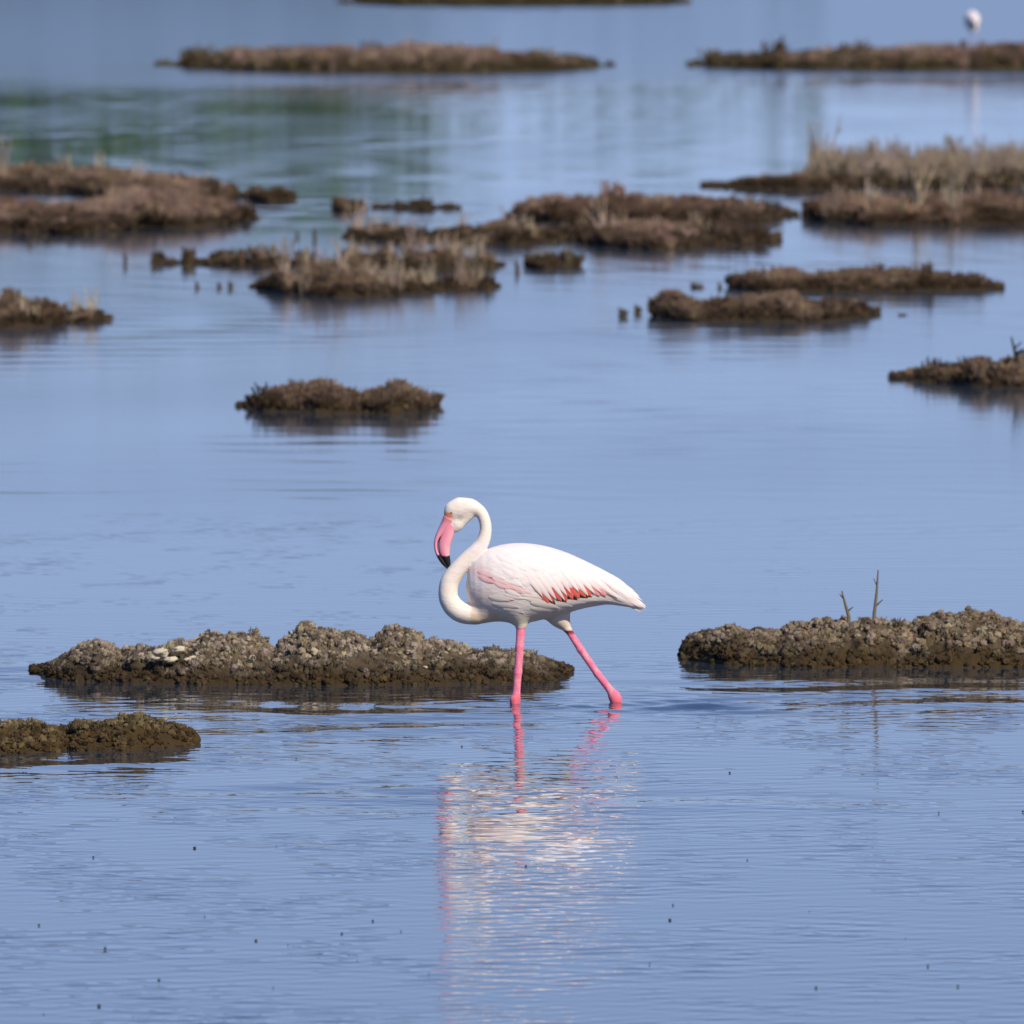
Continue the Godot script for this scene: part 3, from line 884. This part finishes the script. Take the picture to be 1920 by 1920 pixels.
const UNIT := 0.000452
const TRUNK_U := [395.0, 400.0, 408.0, 420.0, 460.0, 520.0, 600.0, 700.0, 800.0, 900.0, 1000.0, 1100.0, 1200.0, 1300.0, 1400.0, 1500.0, 1600.0, 1700.0, 1790.0]
const TRUNK_TOP := [815.0, 750.0, 702.0, 662.0, 607.0, 560.0, 524.0, 500.0, 492.0, 497.0, 513.0, 540.0, 575.0, 620.0, 668.0, 720.0, 778.0, 868.0, 985.0]
const TRUNK_LOW := [865.0, 910.0, 938.0, 960.0, 1008.0, 1058.0, 1086.0, 1112.0, 1126.0, 1112.0, 1090.0, 1065.0, 1037.0, 1008.0, 988.0, 975.0, 985.0, 1000.0, 1006.0]
const TRUNK_WIDE := [14.0, 48.0, 74.0, 102.0, 140.0, 180.0, 215.0, 240.0, 250.0, 248.0, 240.0, 222.0, 200.0, 172.0, 140.0, 108.0, 74.0, 44.0, 14.0]

var caps := []      # [a, b, ra, rb, group, flatten]

func trunk_at(u: float) -> Vector3:      # (top, low, half-width)
	u = clampf(u, TRUNK_U[0], TRUNK_U[-1])
	var i := 0
	while i < TRUNK_U.size() - 2 and u > TRUNK_U[i + 1]:
		i += 1
	var t: float = (u - TRUNK_U[i]) / (TRUNK_U[i + 1] - TRUNK_U[i])
	var o := Vector3.ZERO
	var tables := [TRUNK_TOP, TRUNK_LOW, TRUNK_WIDE]
	for k in 3:
		var a: Array = tables[k]
		o[k] = cubic_interpolate(a[i], a[i + 1], a[maxi(i - 1, 0)], a[mini(i + 2, a.size() - 1)], t)
	return o

var trunk_table := []

func trunk_dist(p: Vector3) -> float:
	var s: Vector3 = trunk_table[clampi(int(p.x - 395.0), 0, 1395)]
	var c := (s.x + s.y) * 0.5
	var a := maxf((s.y - s.x) * 0.5, 6.0)
	var q := sqrt(pow((p.y - c) / a, 2.0) + pow(p.z / s.z, 2.0))
	return (q - 1.0) * minf(a, s.z) * 0.9 + maxf(maxf(395.0 - p.x, p.x - 1790.0), 0.0)

func cap_dist(p: Vector3, q: Array) -> float:
	var a: Vector3 = q[0]
	var ab: Vector3 = q[1] - a
	p.z *= q[5]
	var pa := p - a
	var h := clampf(pa.dot(ab) / maxf(ab.length_squared(), 1e-6), 0.0, 1.0)
	return (pa - ab * h).length() - lerpf(q[2], q[3], h)

func smin(a: float, b: float, k: float) -> float:
	var h := maxf(k - absf(a - b), 0.0) / k
	return minf(a, b) - h * h * k * 0.25

func field(p: Vector3, near: Array) -> float:
	var d := trunk_dist(p)
	var low := 1e6
	var neck := 1e6
	var leg := 1e6
	for q in near:
		var e := cap_dist(p, q)
		match q[4]:
			0: low = minf(low, e)
			1: neck = minf(neck, e)
			2: neck = smin(neck, e, 26.0)
			3: d = smin(d, e, 60.0)
			4: leg = smin(leg, e, 14.0)
	d = smin(d, low, 55.0)
	d = smin(d, neck, 8.0)
	return smin(d, leg, 16.0)

func spline(pts: Array, n: int) -> Array:
	# pts: [u, v, w, r]
	var out := []
	for i in pts.size() - 1:
		for k in n:
			var t := k / float(n)
			var o := []
			for c in 4:
				o.append(cubic_interpolate(pts[i][c], pts[i + 1][c], pts[maxi(i - 1, 0)][c], pts[mini(i + 2, pts.size() - 1)][c], t))
			out.append(o)
	out.append(pts[-1])
	return out

func chain(pts: Array, group: int, flatten := 1.0) -> void:
	for i in pts.size() - 1:
		var a: Array = pts[i]
		var b: Array = pts[i + 1]
		caps.append([Vector3(a[0], a[1], a[2]), Vector3(b[0], b[1], b[2]), a[3], b[3], group, flatten])

func to_bird(p: Vector3) -> Vector3:
	return Vector3((p.x - 800.0) * UNIT, (1752.0 - p.y) * UNIT, p.z * UNIT)

func body_tint(p: Vector3, n: Vector3) -> Color:
	var cream := Color(0.83, 0.73, 0.62)
	var white := Color(0.84, 0.765, 0.71)
	var pink := Color(0.85, 0.20, 0.32)
	# legs: bare pink below the feathered thighs
	if p.y > 1133.0 and p.x > 700.0:
		var line := 1150.0 if p.x < 950.0 else 1180.0
		if p.y > line:
			var c := pink.lerp(Color(0.85, 0.36, 0.42), clampf(0.3 + 1.2 * n_fine.get_noise_3d(p.x * 0.02, p.y * 0.012, p.z * 0.03), 0.0, 0.8))
			c = c.lerp(Color(0.62, 0.10, 0.18), clampf(n_fine.get_noise_3d(p.x * 0.05, p.y * 0.06, p.z * 0.05) * 1.2 - 0.1, 0.0, 0.5))
			var j := minf(absf(p.y - 1720.0), 60.0)
			c = c.lerp(Color(0.78, 0.12, 0.16), 0.8 * (1.0 - j / 60.0))
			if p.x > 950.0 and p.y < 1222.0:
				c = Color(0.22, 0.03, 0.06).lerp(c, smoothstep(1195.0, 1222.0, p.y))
			return c
		return Color(0.72, 0.63, 0.5)
	var streak := n_fine.get_noise_3d(p.x * 0.006, p.y * 0.022, p.z * 0.012)
	var c := white
	if p.x < 430.0 or p.y < 480.0:
		c = cream.lerp(white, clampf(streak + 0.4, 0.0, 0.7))
		# bare skin round the eye and bill base
		if p.y > 215.0 and p.y < 330.0 and p.x < 330.0 and p.x > 180.0:
			var d := Vector2((p.x - 245.0) / 48.0, (p.y - 275.0) / 30.0).length()
			c = Color(0.80, 0.30, 0.17).lerp(c, smoothstep(0.55, 1.25, d))
		if Vector2(p.x - 350.0, p.y - 290.0).length() < 22.0:
			c = c.lerp(Color(0.5, 0.44, 0.36), 0.5)
		return c
	# warm blush on breast and flank
	if p.x < 700.0:
		c = c.lerp(Color(0.80, 0.66, 0.55), 0.75 * smoothstep(700.0, 520.0, p.x) * smoothstep(830.0, 930.0, p.y))
	var blush := clampf(0.22 + 0.9 * streak, 0.0, 0.6) * smoothstep(1080.0, 900.0, p.y)
	c = c.lerp(Color(0.83, 0.62, 0.60), blush)
	var shoulder := exp(-pow((p.x - 560.0) / 95.0, 2.0) - pow((p.y - 745.0 - (p.x - 560.0) * 0.35) / 38.0, 2.0))
	c = c.lerp(Color(0.84, 0.30, 0.32), clampf(shoulder * (0.85 + 1.3 * streak), 0.0, 0.8))
	if p.y > 1000.0:
		c = c.lerp(Color(0.74, 0.62, 0.42), smoothstep(960.0, 1100.0, p.y) * 0.6)  # warm tint painted towards the belly to offset bluish bounce light
	if p.x < 640.0 and p.y > 1040.0:
		c = c.lerp(Color(0.80, 0.52, 0.36), 0.4)
	return c

func surface_nets(cell: float) -> ArrayMesh:
	# the whole body as one skin: one vertex in each cell that the surface crosses, one quad round each crossed edge
	var per := 8
	var block := cell * per
	var lo := Vector3(120, 90, -300)
	var hi := Vector3(1830, 2480, 300)
	var nb := Vector3i(((hi - lo) / block).ceil())
	var values := {}
	var active := []
	for bx in nb.x:
		for by in nb.y:
			for bz in nb.z:
				var mid := lo + (Vector3(bx, by, bz) + Vector3(0.5, 0.5, 0.5)) * block
				var reach_ := block * 0.87 + 10.0
				var near := []
				var hit := absf(trunk_dist(mid)) < reach_ * 1.7
				for q in caps:
					var e := cap_dist(mid, q)
					if e < reach_ * (1.0 if q[5] == 1.0 else q[5]) + 75.0:
						near.append(q)
					if absf(e) < reach_ * 1.4:
						hit = true
				if not hit:
					continue
				var v := PackedFloat32Array()
				v.resize((per + 1) * (per + 1) * (per + 1))
				var base := lo + Vector3(bx, by, bz) * block
				var k := 0
				for i in per + 1:
					for j in per + 1:
						for l in per + 1:
							v[k] = field(base + Vector3(i, j, l) * cell, near)
							k += 1
				active.append([Vector3i(bx, by, bz) * per, v])
	var ids := {}
	var pos := PackedVector3Array()
	var col := PackedColorArray()
	var w := per + 1
	for ab in active:
		var o: Vector3i = ab[0]
		var v: PackedFloat32Array = ab[1]
		for i in per:
			for j in per:
				for l in per:
					var k := (i * w + j) * w + l
					var c := [v[k], v[k + 1], v[k + w], v[k + w + 1], v[k + w * w], v[k + w * w + 1], v[k + w * w + w], v[k + w * w + w + 1]]
					var neg := 0
					for q in 8:
						if c[q] < 0.0:
							neg += 1
					if neg == 0 or neg == 8:
						continue
					var sum := Vector3.ZERO
					var cnt := 0
					for e in [[0, 1], [2, 3], [4, 5], [6, 7], [0, 2], [1, 3], [4, 6], [5, 7], [0, 4], [1, 5], [2, 6], [3, 7]]:
						var a: float = c[e[0]]
						var b: float = c[e[1]]
						if (a < 0.0) != (b < 0.0):
							var t := a / (a - b)
							var pa := Vector3(e[0] >> 2, (e[0] >> 1) & 1, e[0] & 1)
							var pb := Vector3(e[1] >> 2, (e[1] >> 1) & 1, e[1] & 1)
							sum += pa.lerp(pb, t)
							cnt += 1
					var p := lo + (Vector3(o + Vector3i(i, j, l)) + sum / cnt) * cell
					ids[o + Vector3i(i, j, l)] = pos.size()
					pos.append(to_bird(p))
					col.append(body_tint(p, Vector3.ZERO))
	var idx := PackedInt32Array()
	for ab in active:
		var o: Vector3i = ab[0]
		var v: PackedFloat32Array = ab[1]
		for i in per:
			for j in per:
				for l in per:
					var k := (i * w + j) * w + l
					var g := o + Vector3i(i, j, l)
					for axis in 3:
						var b: float = v[k + [w * w, w, 1][axis]]
						if (v[k] < 0.0) == (b < 0.0):
							continue
						var s1: Vector3i = [Vector3i(0, -1, 0), Vector3i(0, 0, -1), Vector3i(-1, 0, 0)][axis]
						var s2: Vector3i = [Vector3i(0, 0, -1), Vector3i(-1, 0, 0), Vector3i(0, -1, 0)][axis]
						var q0: int = ids.get(g, -1)
						var q1: int = ids.get(g + s1, -1)
						var q2: int = ids.get(g + s1 + s2, -1)
						var q3: int = ids.get(g + s2, -1)
						if q0 < 0 or q1 < 0 or q2 < 0 or q3 < 0:
							continue
						# the bird's frame mirrors v, so inside and outside swap
						if v[k] < 0.0:
							idx.append_array([q0, q1, q2, q0, q2, q3])
						else:
							idx.append_array([q0, q2, q1, q0, q3, q2])
	return made(pos, idx, col)

func horn(rows: Array, tint: Callable, thick: float) -> ArrayMesh:
	# rows: [u, v, half-width in the picture plane, half-width across, tilt of the section]
	var pts := spline(rows, 6)
	var n := 18
	var pos := PackedVector3Array()
	var col := PackedColorArray()
	for i in pts.size():
		var p: Array = pts[i]
		var a: Array = pts[maxi(i - 1, 0)]
		var b: Array = pts[mini(i + 1, pts.size() - 1)]
		var dir := Vector2(b[0] - a[0], b[1] - a[1]).normalized()
		var side := Vector2(-dir.y, dir.x)
		for k in n:
			var t := TAU * k / n
			var s: Vector2 = side * cos(t) * p[2]
			var q := Vector3(p[0] + s.x, p[1] + s.y, sin(t) * p[3] * thick)
			pos.append(to_bird(q))
			col.append(tint.call(q, cos(t)))
	# close both ends
	var idx := grid_index(pts.size(), n, false, true)
	for e in [0, pts.size() - 1]:
		var p: Array = pts[e]
		var c := pos.size()
		pos.append(to_bird(Vector3(p[0], p[1], 0)))
		col.append(tint.call(Vector3(p[0], p[1], 0), 0.0))
		for k in n:
			var a: int = e * n + k
			var b: int = e * n + (k + 1) % n
			idx.append_array([c, b, a] if e == 0 else [c, a, b])
	return made(pos, idx, col)

func flank(u: float, v: float) -> float:
	var s := trunk_at(u)
	var c := (s.x + s.y) * 0.5
	var a := maxf((s.y - s.x) * 0.5, 6.0)
	return s.z * sqrt(maxf(0.0, 1.0 - pow((v - c) / a, 2.0)))

func feather_mesh(a: Vector2, b: Vector2, wide: float, lift: float, bend: float, root: Color, tip: Color, side: float, edge := 0.0) -> ArrayMesh:
	# a vane that lies on the flank: pointed, slightly domed, lifting towards its tip, with a shaft ridge
	var nl := 12
	var nw := 7
	var pos := PackedVector3Array()
	var col := PackedColorArray()
	var d := (b - a)
	var nrm := Vector2(-d.y, d.x).normalized()
	for i in nl:
		var t := i / (nl - 1.0)
		var c := a + d * t + nrm * bend * sin(PI * t)
		var w := wide * pow(sin(PI * clampf(0.12 + t * 0.88, 0.0, 1.0)), 0.7) * (1.0 - 0.25 * t)
		for j in nw:
			var s := j / (nw - 1.0) * 2.0 - 1.0
			var q := c + nrm * s * w
			var z := flank(minf(q.x, 1780.0), q.y) + lift * 0.75 * (0.4 + 0.6 * t) + 1.8 * (1.0 - s * s)
			pos.append(to_bird(Vector3(q.x, q.y, z * side)))
			var cc := root.lerp(tip, smoothstep(0.25, 0.95, t + edge * absf(s)))
			# barbs: fine bands across the vane, and a paler shaft
			var barb := 1.0 - 0.10 * absf(s) - 0.05 * (0.5 + 0.5 * sin(t * 60.0 + absf(s) * 9.0 + a.x)) + (0.03 if j == nw / 2 else 0.0)
			col.append(Color(cc.r * minf(barb * 1.04, 1.0), cc.g * barb, cc.b * barb))
	return made(pos, grid_index(nl, nw, side < 0.0), col)

func wing_shell(side: float) -> ArrayMesh:
	# the closed wing: a layer of coverts over back and flank
	var nu := 70
	var nv := 26
	var pos := PackedVector3Array()
	var col := PackedColorArray()
	for i in nu:
		var u := lerpf(505.0, 1560.0, i / (nu - 1.0))
		var s := trunk_at(u)
		var low := along([[505, 640], [560, 740], [680, 830], [860, 885], [1060, 905], [1300, 885], [1450, 880], [1560, 890]], u)
		for j in nv:
			var t := j / (nv - 1.0)
			var v := lerpf(s.x + 4.0, low, t)
			var rise := minf(1.0, 4.0 * minf(minf(t, 1.0 - t), minf(i, nu - 1 - i) / (nu - 1.0)))
			var ridge := n_fine.get_noise_3d(u * 0.012 - v * 0.007, v * 0.012, 4.0)
			var z := flank(u, v) + (7.0 + 6.0 * ridge) * rise - 2.0 * (1.0 - rise)
			pos.append(to_bird(Vector3(u, v, z * side)))
			var c := Color(0.85, 0.77, 0.72).lerp(Color(0.83, 0.58, 0.56), clampf(0.2 + 0.8 * ridge, 0.0, 0.55) * smoothstep(0.3, 0.9, t))
			col.append(c)
	return made(pos, grid_index(nu, nv, side > 0.0), col)

func wing(parent: Node3D, side: float) -> void:
	var w := part("wing", wing_shell(side), M.plumage, parent)
	var r := RandomNumberGenerator.new()
	r.seed = 17
	var white := Color(0.85, 0.785, 0.745)
	var blush := Color(0.84, 0.58, 0.55)
	var rose := Color(0.86, 0.31, 0.30)
	var red := Color(0.78, 0.105, 0.085)
	var black := Color(0.02, 0.018, 0.02)
	var quills := []
	# black flight feathers just showing along the lower edge
	for q in [[1000, 880, 1090, 962], [1060, 880, 1180, 950], [1120, 870, 1270, 932], [1200, 860, 1345, 916], [1260, 850, 1378, 908]]:
		quills.append([[q[0], q[1], q[2] + 2, q[3] + 3], 26, 7, 0, black, black])
	# red coverts
	for q in [[960, 800, 1040, 955], [1000, 800, 1075, 955], [1060, 790, 1140, 945], [1110, 790, 1180, 940], [1150, 770, 1230, 932], [1190, 760, 1280, 925], [1230, 750, 1330, 915], [1270, 760, 1372, 905]]:
		quills.append([q, 40, 8, 0, red, Color(0.80, 0.16, 0.12)])
	for q in [[1320, 760, 1440, 905], [1370, 770, 1490, 905], [1420, 780, 1545, 905]]:
		quills.append([q, 40, 8, 0, rose, rose.lerp(blush, 0.2)])
	# long pale scapulars hanging over them
	for q in [[850, 700, 992, 905], [890, 690, 1065, 945], [930, 680, 1098, 930], [970, 670, 1168, 940], [1030, 660, 1185, 900], [1080, 660, 1212, 880], [1120, 660, 1275, 870], [1170, 660, 1350, 905], [1230, 670, 1400, 885],
			[1280, 690, 1452, 880], [1330, 700, 1520, 885], [1380, 730, 1580, 920]]:
		quills.append([q, 27 + r.randf_range(-4, 4), 15, r.randf_range(-6, 10), white, blush.lerp(white, r.randf() * 0.8)])
	# coverts in rows higher up
	for row in 4:
		for k in 9:
			var u := 640.0 + k * 85.0 + row * 24.0 + r.randf_range(-10, 10)
			var s := trunk_at(u)
			var v := s.x + 55.0 + row * 62.0 + r.randf_range(-8, 8)
			if v > 770.0 or u > 1400.0:
				continue
			quills.append([[u, v, u + 125.0 + r.randf_range(-12, 12), v + 78.0 + r.randf_range(-8, 8) + k * 3.0], 34, 9, r.randf_range(-5, 5), white, white.lerp(blush, r.randf() * 0.45 * row / 3.0)])
	# shoulder and side feathers, some of them pink
	for k in 14:
		var u := 470.0 + r.randf() * 330.0
		var v := 690.0 + (u - 470.0) * 0.42 + r.randf_range(-50, 60)
		var c := rose.lerp(white, clampf(absf(v - 720.0 - (u - 470.0) * 0.38) / 60.0 + (u - 470.0) / 700.0, 0.05, 1.0))
		quills.append([[u, v, u + 120.0, v + 52.0], 24, 5, r.randf_range(-4, 4), c.lerp(white, 0.3), c])
	for k in 16:  # side feathers, root colour warmed to counter the bluish bounce light
		var u := 560.0 + r.randf() * 480.0
		var v := 880.0 + r.randf() * 130.0 - (u - 560.0) * 0.02
		quills.append([[u, v, u + 165.0, v + 30.0], 20, 4, r.randf_range(-4, 4), Color(0.84, 0.76, 0.66), white.lerp(Color(0.82, 0.62, 0.58), r.randf())])
	# tertials that hide the tail, loose at the tip
	for q in [[1440, 745, 1640, 900], [1480, 780, 1690, 935], [1520, 790, 1740, 950], [1530, 830, 1740, 985], [1500, 870, 1700, 985], [1560, 850, 1785, 975], [1600, 880, 1795, 1005], [1590, 920, 1775, 1022], [1570, 800, 1752, 925]]:
		quills.append([q, 24, 9, r.randf_range(-10, 6), white, white.lerp(blush, r.randf() * 0.6)])
	for q in [[1640, 880, 1806, 992, 9], [1620, 850, 1778, 946, 8], [1600, 825, 1752, 908, 9], [1650, 930, 1800, 1018, 9], [1640, 950, 1762, 1032, 8], [1560, 790, 1715, 868, 10], [1600, 940, 1725, 1020, 10]]:
		quills.append([q.slice(0, 4), q[4], 12 + r.randf_range(-4, 6), r.randf_range(-6, 8), white, white])
	# pale belly feathers below the red, roots tinted warm against bluish bounce light
	for q in [[900, 945, 1130, 1000], [980, 960, 1230, 985], [1060, 965, 1330, 955], [1150, 950, 1430, 938], [1260, 935, 1530, 945], [1360, 925, 1650, 975]]:
		quills.append([q, 26, 9, r.randf_range(-6, 2), Color(0.84, 0.76, 0.64), white])
	for q in quills:
		var s: Array = q[0]
		part("feather", feather_mesh(Vector2(s[0], s[1]), Vector2(s[2], s[3]), q[1], q[2] + r.randf_range(0.0, 2.5), q[3], q[4], q[5], side), M.feather, w)

func flamingo(label: String, cell: float, neck_pts: Array, head: Array, slim := 1.0) -> Node3D:
	caps = []
	if trunk_table.is_empty():
		for k in 1397:
			trunk_table.append(trunk_at(395.0 + k))
	var low := spline(neck_pts[0], 5)
	chain(low.slice(0, 11), 0)
	chain(low.slice(10) + spline(neck_pts[1], 5), 1)
	for h in head:
		caps.append([Vector3(h[0], h[1], 0), Vector3(h[2], h[3], 0), h[4], h[5], 2, 1.35])
	# thighs
	caps.append([Vector3(790, 1010, 70), Vector3(822, 1128, 62), 84.0, 38.0, 3, 1.0])
	caps.append([Vector3(1060, 990, -70), Vector3(1120, 1075, -66), 92.0, 70.0, 3, 1.0])
	caps.append([Vector3(1120, 1075, -66), Vector3(1188, 1172, -62), 66.0, 30.0, 3, 1.0])
	# shins, ankles, shanks and webbed toes
	for leg in [[[822, 1120, 62, 36], [812, 1300, 60, 33], [798, 1500, 58, 31], [784, 1680, 56, 30]], [[784, 1680, 56, 30], [776, 1716, 55, 40], [774, 1742, 55, 37], [770, 1800, 56, 29]], [[770, 1800, 56, 29], [745, 2100, 58, 25], [735, 2380, 60, 26], [720, 2420, 60, 24]],
			[[720, 2420, 60, 24], [600, 2452, 95, 14]], [[720, 2420, 60, 24], [585, 2452, 55, 14]], [[720, 2420, 60, 24], [600, 2452, 10, 14]],
			[[1186, 1168, -62, 26], [1290, 1330, -60, 29], [1420, 1520, -58, 28], [1530, 1660, -56, 31]], [[1530, 1660, -56, 31], [1552, 1694, -56, 46], [1566, 1728, -55, 46], [1560, 1790, -54, 30]], [[1560, 1790, -54, 30], [1540, 2080, -54, 25], [1550, 2370, -54, 26], [1540, 2420, -54, 24]],
			[[1540, 2420, -54, 24], [1420, 2452, -15, 14]], [[1540, 2420, -54, 24], [1405, 2452, -56, 14]], [[1540, 2420, -54, 24], [1420, 2452, -100, 14]]]:
		for q in leg:
			q[3] *= slim
		chain(leg, 4)
	var t := thing("flamingo", label, "flamingo", Vector3.ZERO)
	part("body", surface_nets(cell), M.plumage, t)
	return t

func bill(t: Node3D, turn: Callable) -> void:
	var pink := Color(0.90, 0.31, 0.41)
	var black := Color(0.012, 0.011, 0.014)
	var lower := horn([[285, 352, 30, 44], [262, 388, 44, 42], [242, 440, 49, 40], [222, 500, 49, 36], [222, 555, 43, 32], [232, 600, 33, 27], [248, 650, 24, 20], [260, 692, 6, 7]],
		func(q: Vector3, s: float) -> Color:
			if q.y > 588.0 + 0.12 * absf(q.z):
				return black
			return Color(0.16, 0.012, 0.04) if s > 0.86 else pink.lerp(Color(0.90, 0.40, 0.44), smoothstep(0.3, -0.6, s)), 1.0)
	part("lower_mandible", turn.call(lower), M.horn, t)
	var upper := horn([[258, 300, 48, 50], [236, 338, 42, 46], [205, 385, 32, 36], [173, 436, 22, 29], [155, 490, 16, 24], [158, 545, 15, 22], [180, 598, 16, 20], [216, 652, 15, 16], [254, 696, 6, 7]],
		func(q: Vector3, s: float) -> Color:
			if q.y > 585.0:
				return black
			if s < -0.75 and q.y > 440.0:
				return Color(0.16, 0.012, 0.04)
			return Color(0.88, 0.34, 0.42).lerp(Color(0.7, 0.22, 0.26), smoothstep(350.0, 310.0, q.y)), 1.0)
	part("upper_mandible", turn.call(upper), M.horn, t)

func birds() -> void:
	var up_low := [[640, 985, 0, 95], [555, 1022, 0, 88], [470, 1046, 0, 84], [395, 1044, 0, 84], [335, 1026, 0, 82], [290, 990, 0, 80]]
	var up_high := [[290, 990, 0, 80], [258, 935, 0, 77], [250, 870, 0, 75], [262, 800, 0, 73], [300, 735, 2, 69], [352, 672, 4, 65], [412, 610, 6, 62], [470, 555, 8, 60], [512, 500, 8, 54], [538, 435, 8, 49], [545, 370, 6, 46], [533, 305, 4, 46], [505, 252, 2, 48], [455, 218, 0, 56], [400, 210, 0, 66]]
	var head := [[415, 212, 345, 222, 66, 84], [345, 222, 300, 240, 82, 76], [300, 240, 262, 305, 72, 50], [400, 262, 315, 345, 56, 52], [315, 345, 296, 368, 52, 42]]
	var f := flamingo("white and pink flamingo wading left with bowed neck in front of the long islet", 9.0, [up_low, up_high], head)
	bill(f, func(m: ArrayMesh) -> ArrayMesh: return m)
	for side in [1.0, -1.0]:
		wing(f, side)
		var e := part("eye", eye_mesh(), M.horn, f)
		e.position = to_bird(Vector3(278, 252, 52.0 * side))
		e.scale = Vector3(1, 1, 0.6) * 0.0052
	var p := spot(971.7, 1320)
	f.position = Vector3(p.x, 0, -BIRD_D)
	# the far bird, end on, asleep with its neck laid along its back
	var down_high := [[420, 900, 0, 66], [440, 830, 10, 62], [500, 760, 20, 58], [560, 700, 30, 54], [620, 650, 30, 52], [680, 620, 20, 60]]
	var g := flamingo("second flamingo far off at the top right, seen end on as a pale blob", 14.0, [up_low.slice(0, 3) + [[420, 1000, 0, 74], [420, 900, 0, 66]], down_high], [[680, 620, 740, 600, 62, 50]], 0.36)
	var q := spot(1822, 118)
	g.position = Vector3(q.x, 0.22, q.z)
	g.rotation.y = -PI / 2.0 + 0.15

func eye_mesh() -> Mesh:
	var s := SphereMesh.new()
	s.radius = 1.0
	s.height = 2.0
	s.radial_segments = 16
	s.rings = 10
	var a := s.get_mesh_arrays()
	var pos: PackedVector3Array = a[Mesh.ARRAY_VERTEX]
	var col := PackedColorArray()
	for v in pos:
		col.append(Color(0.02, 0.015, 0.01) if Vector2(v.x, v.y).length() < 0.5 else Color(0.7, 0.55, 0.2))
	return made(pos, a[Mesh.ARRAY_INDEX], col, a[Mesh.ARRAY_NORMAL])
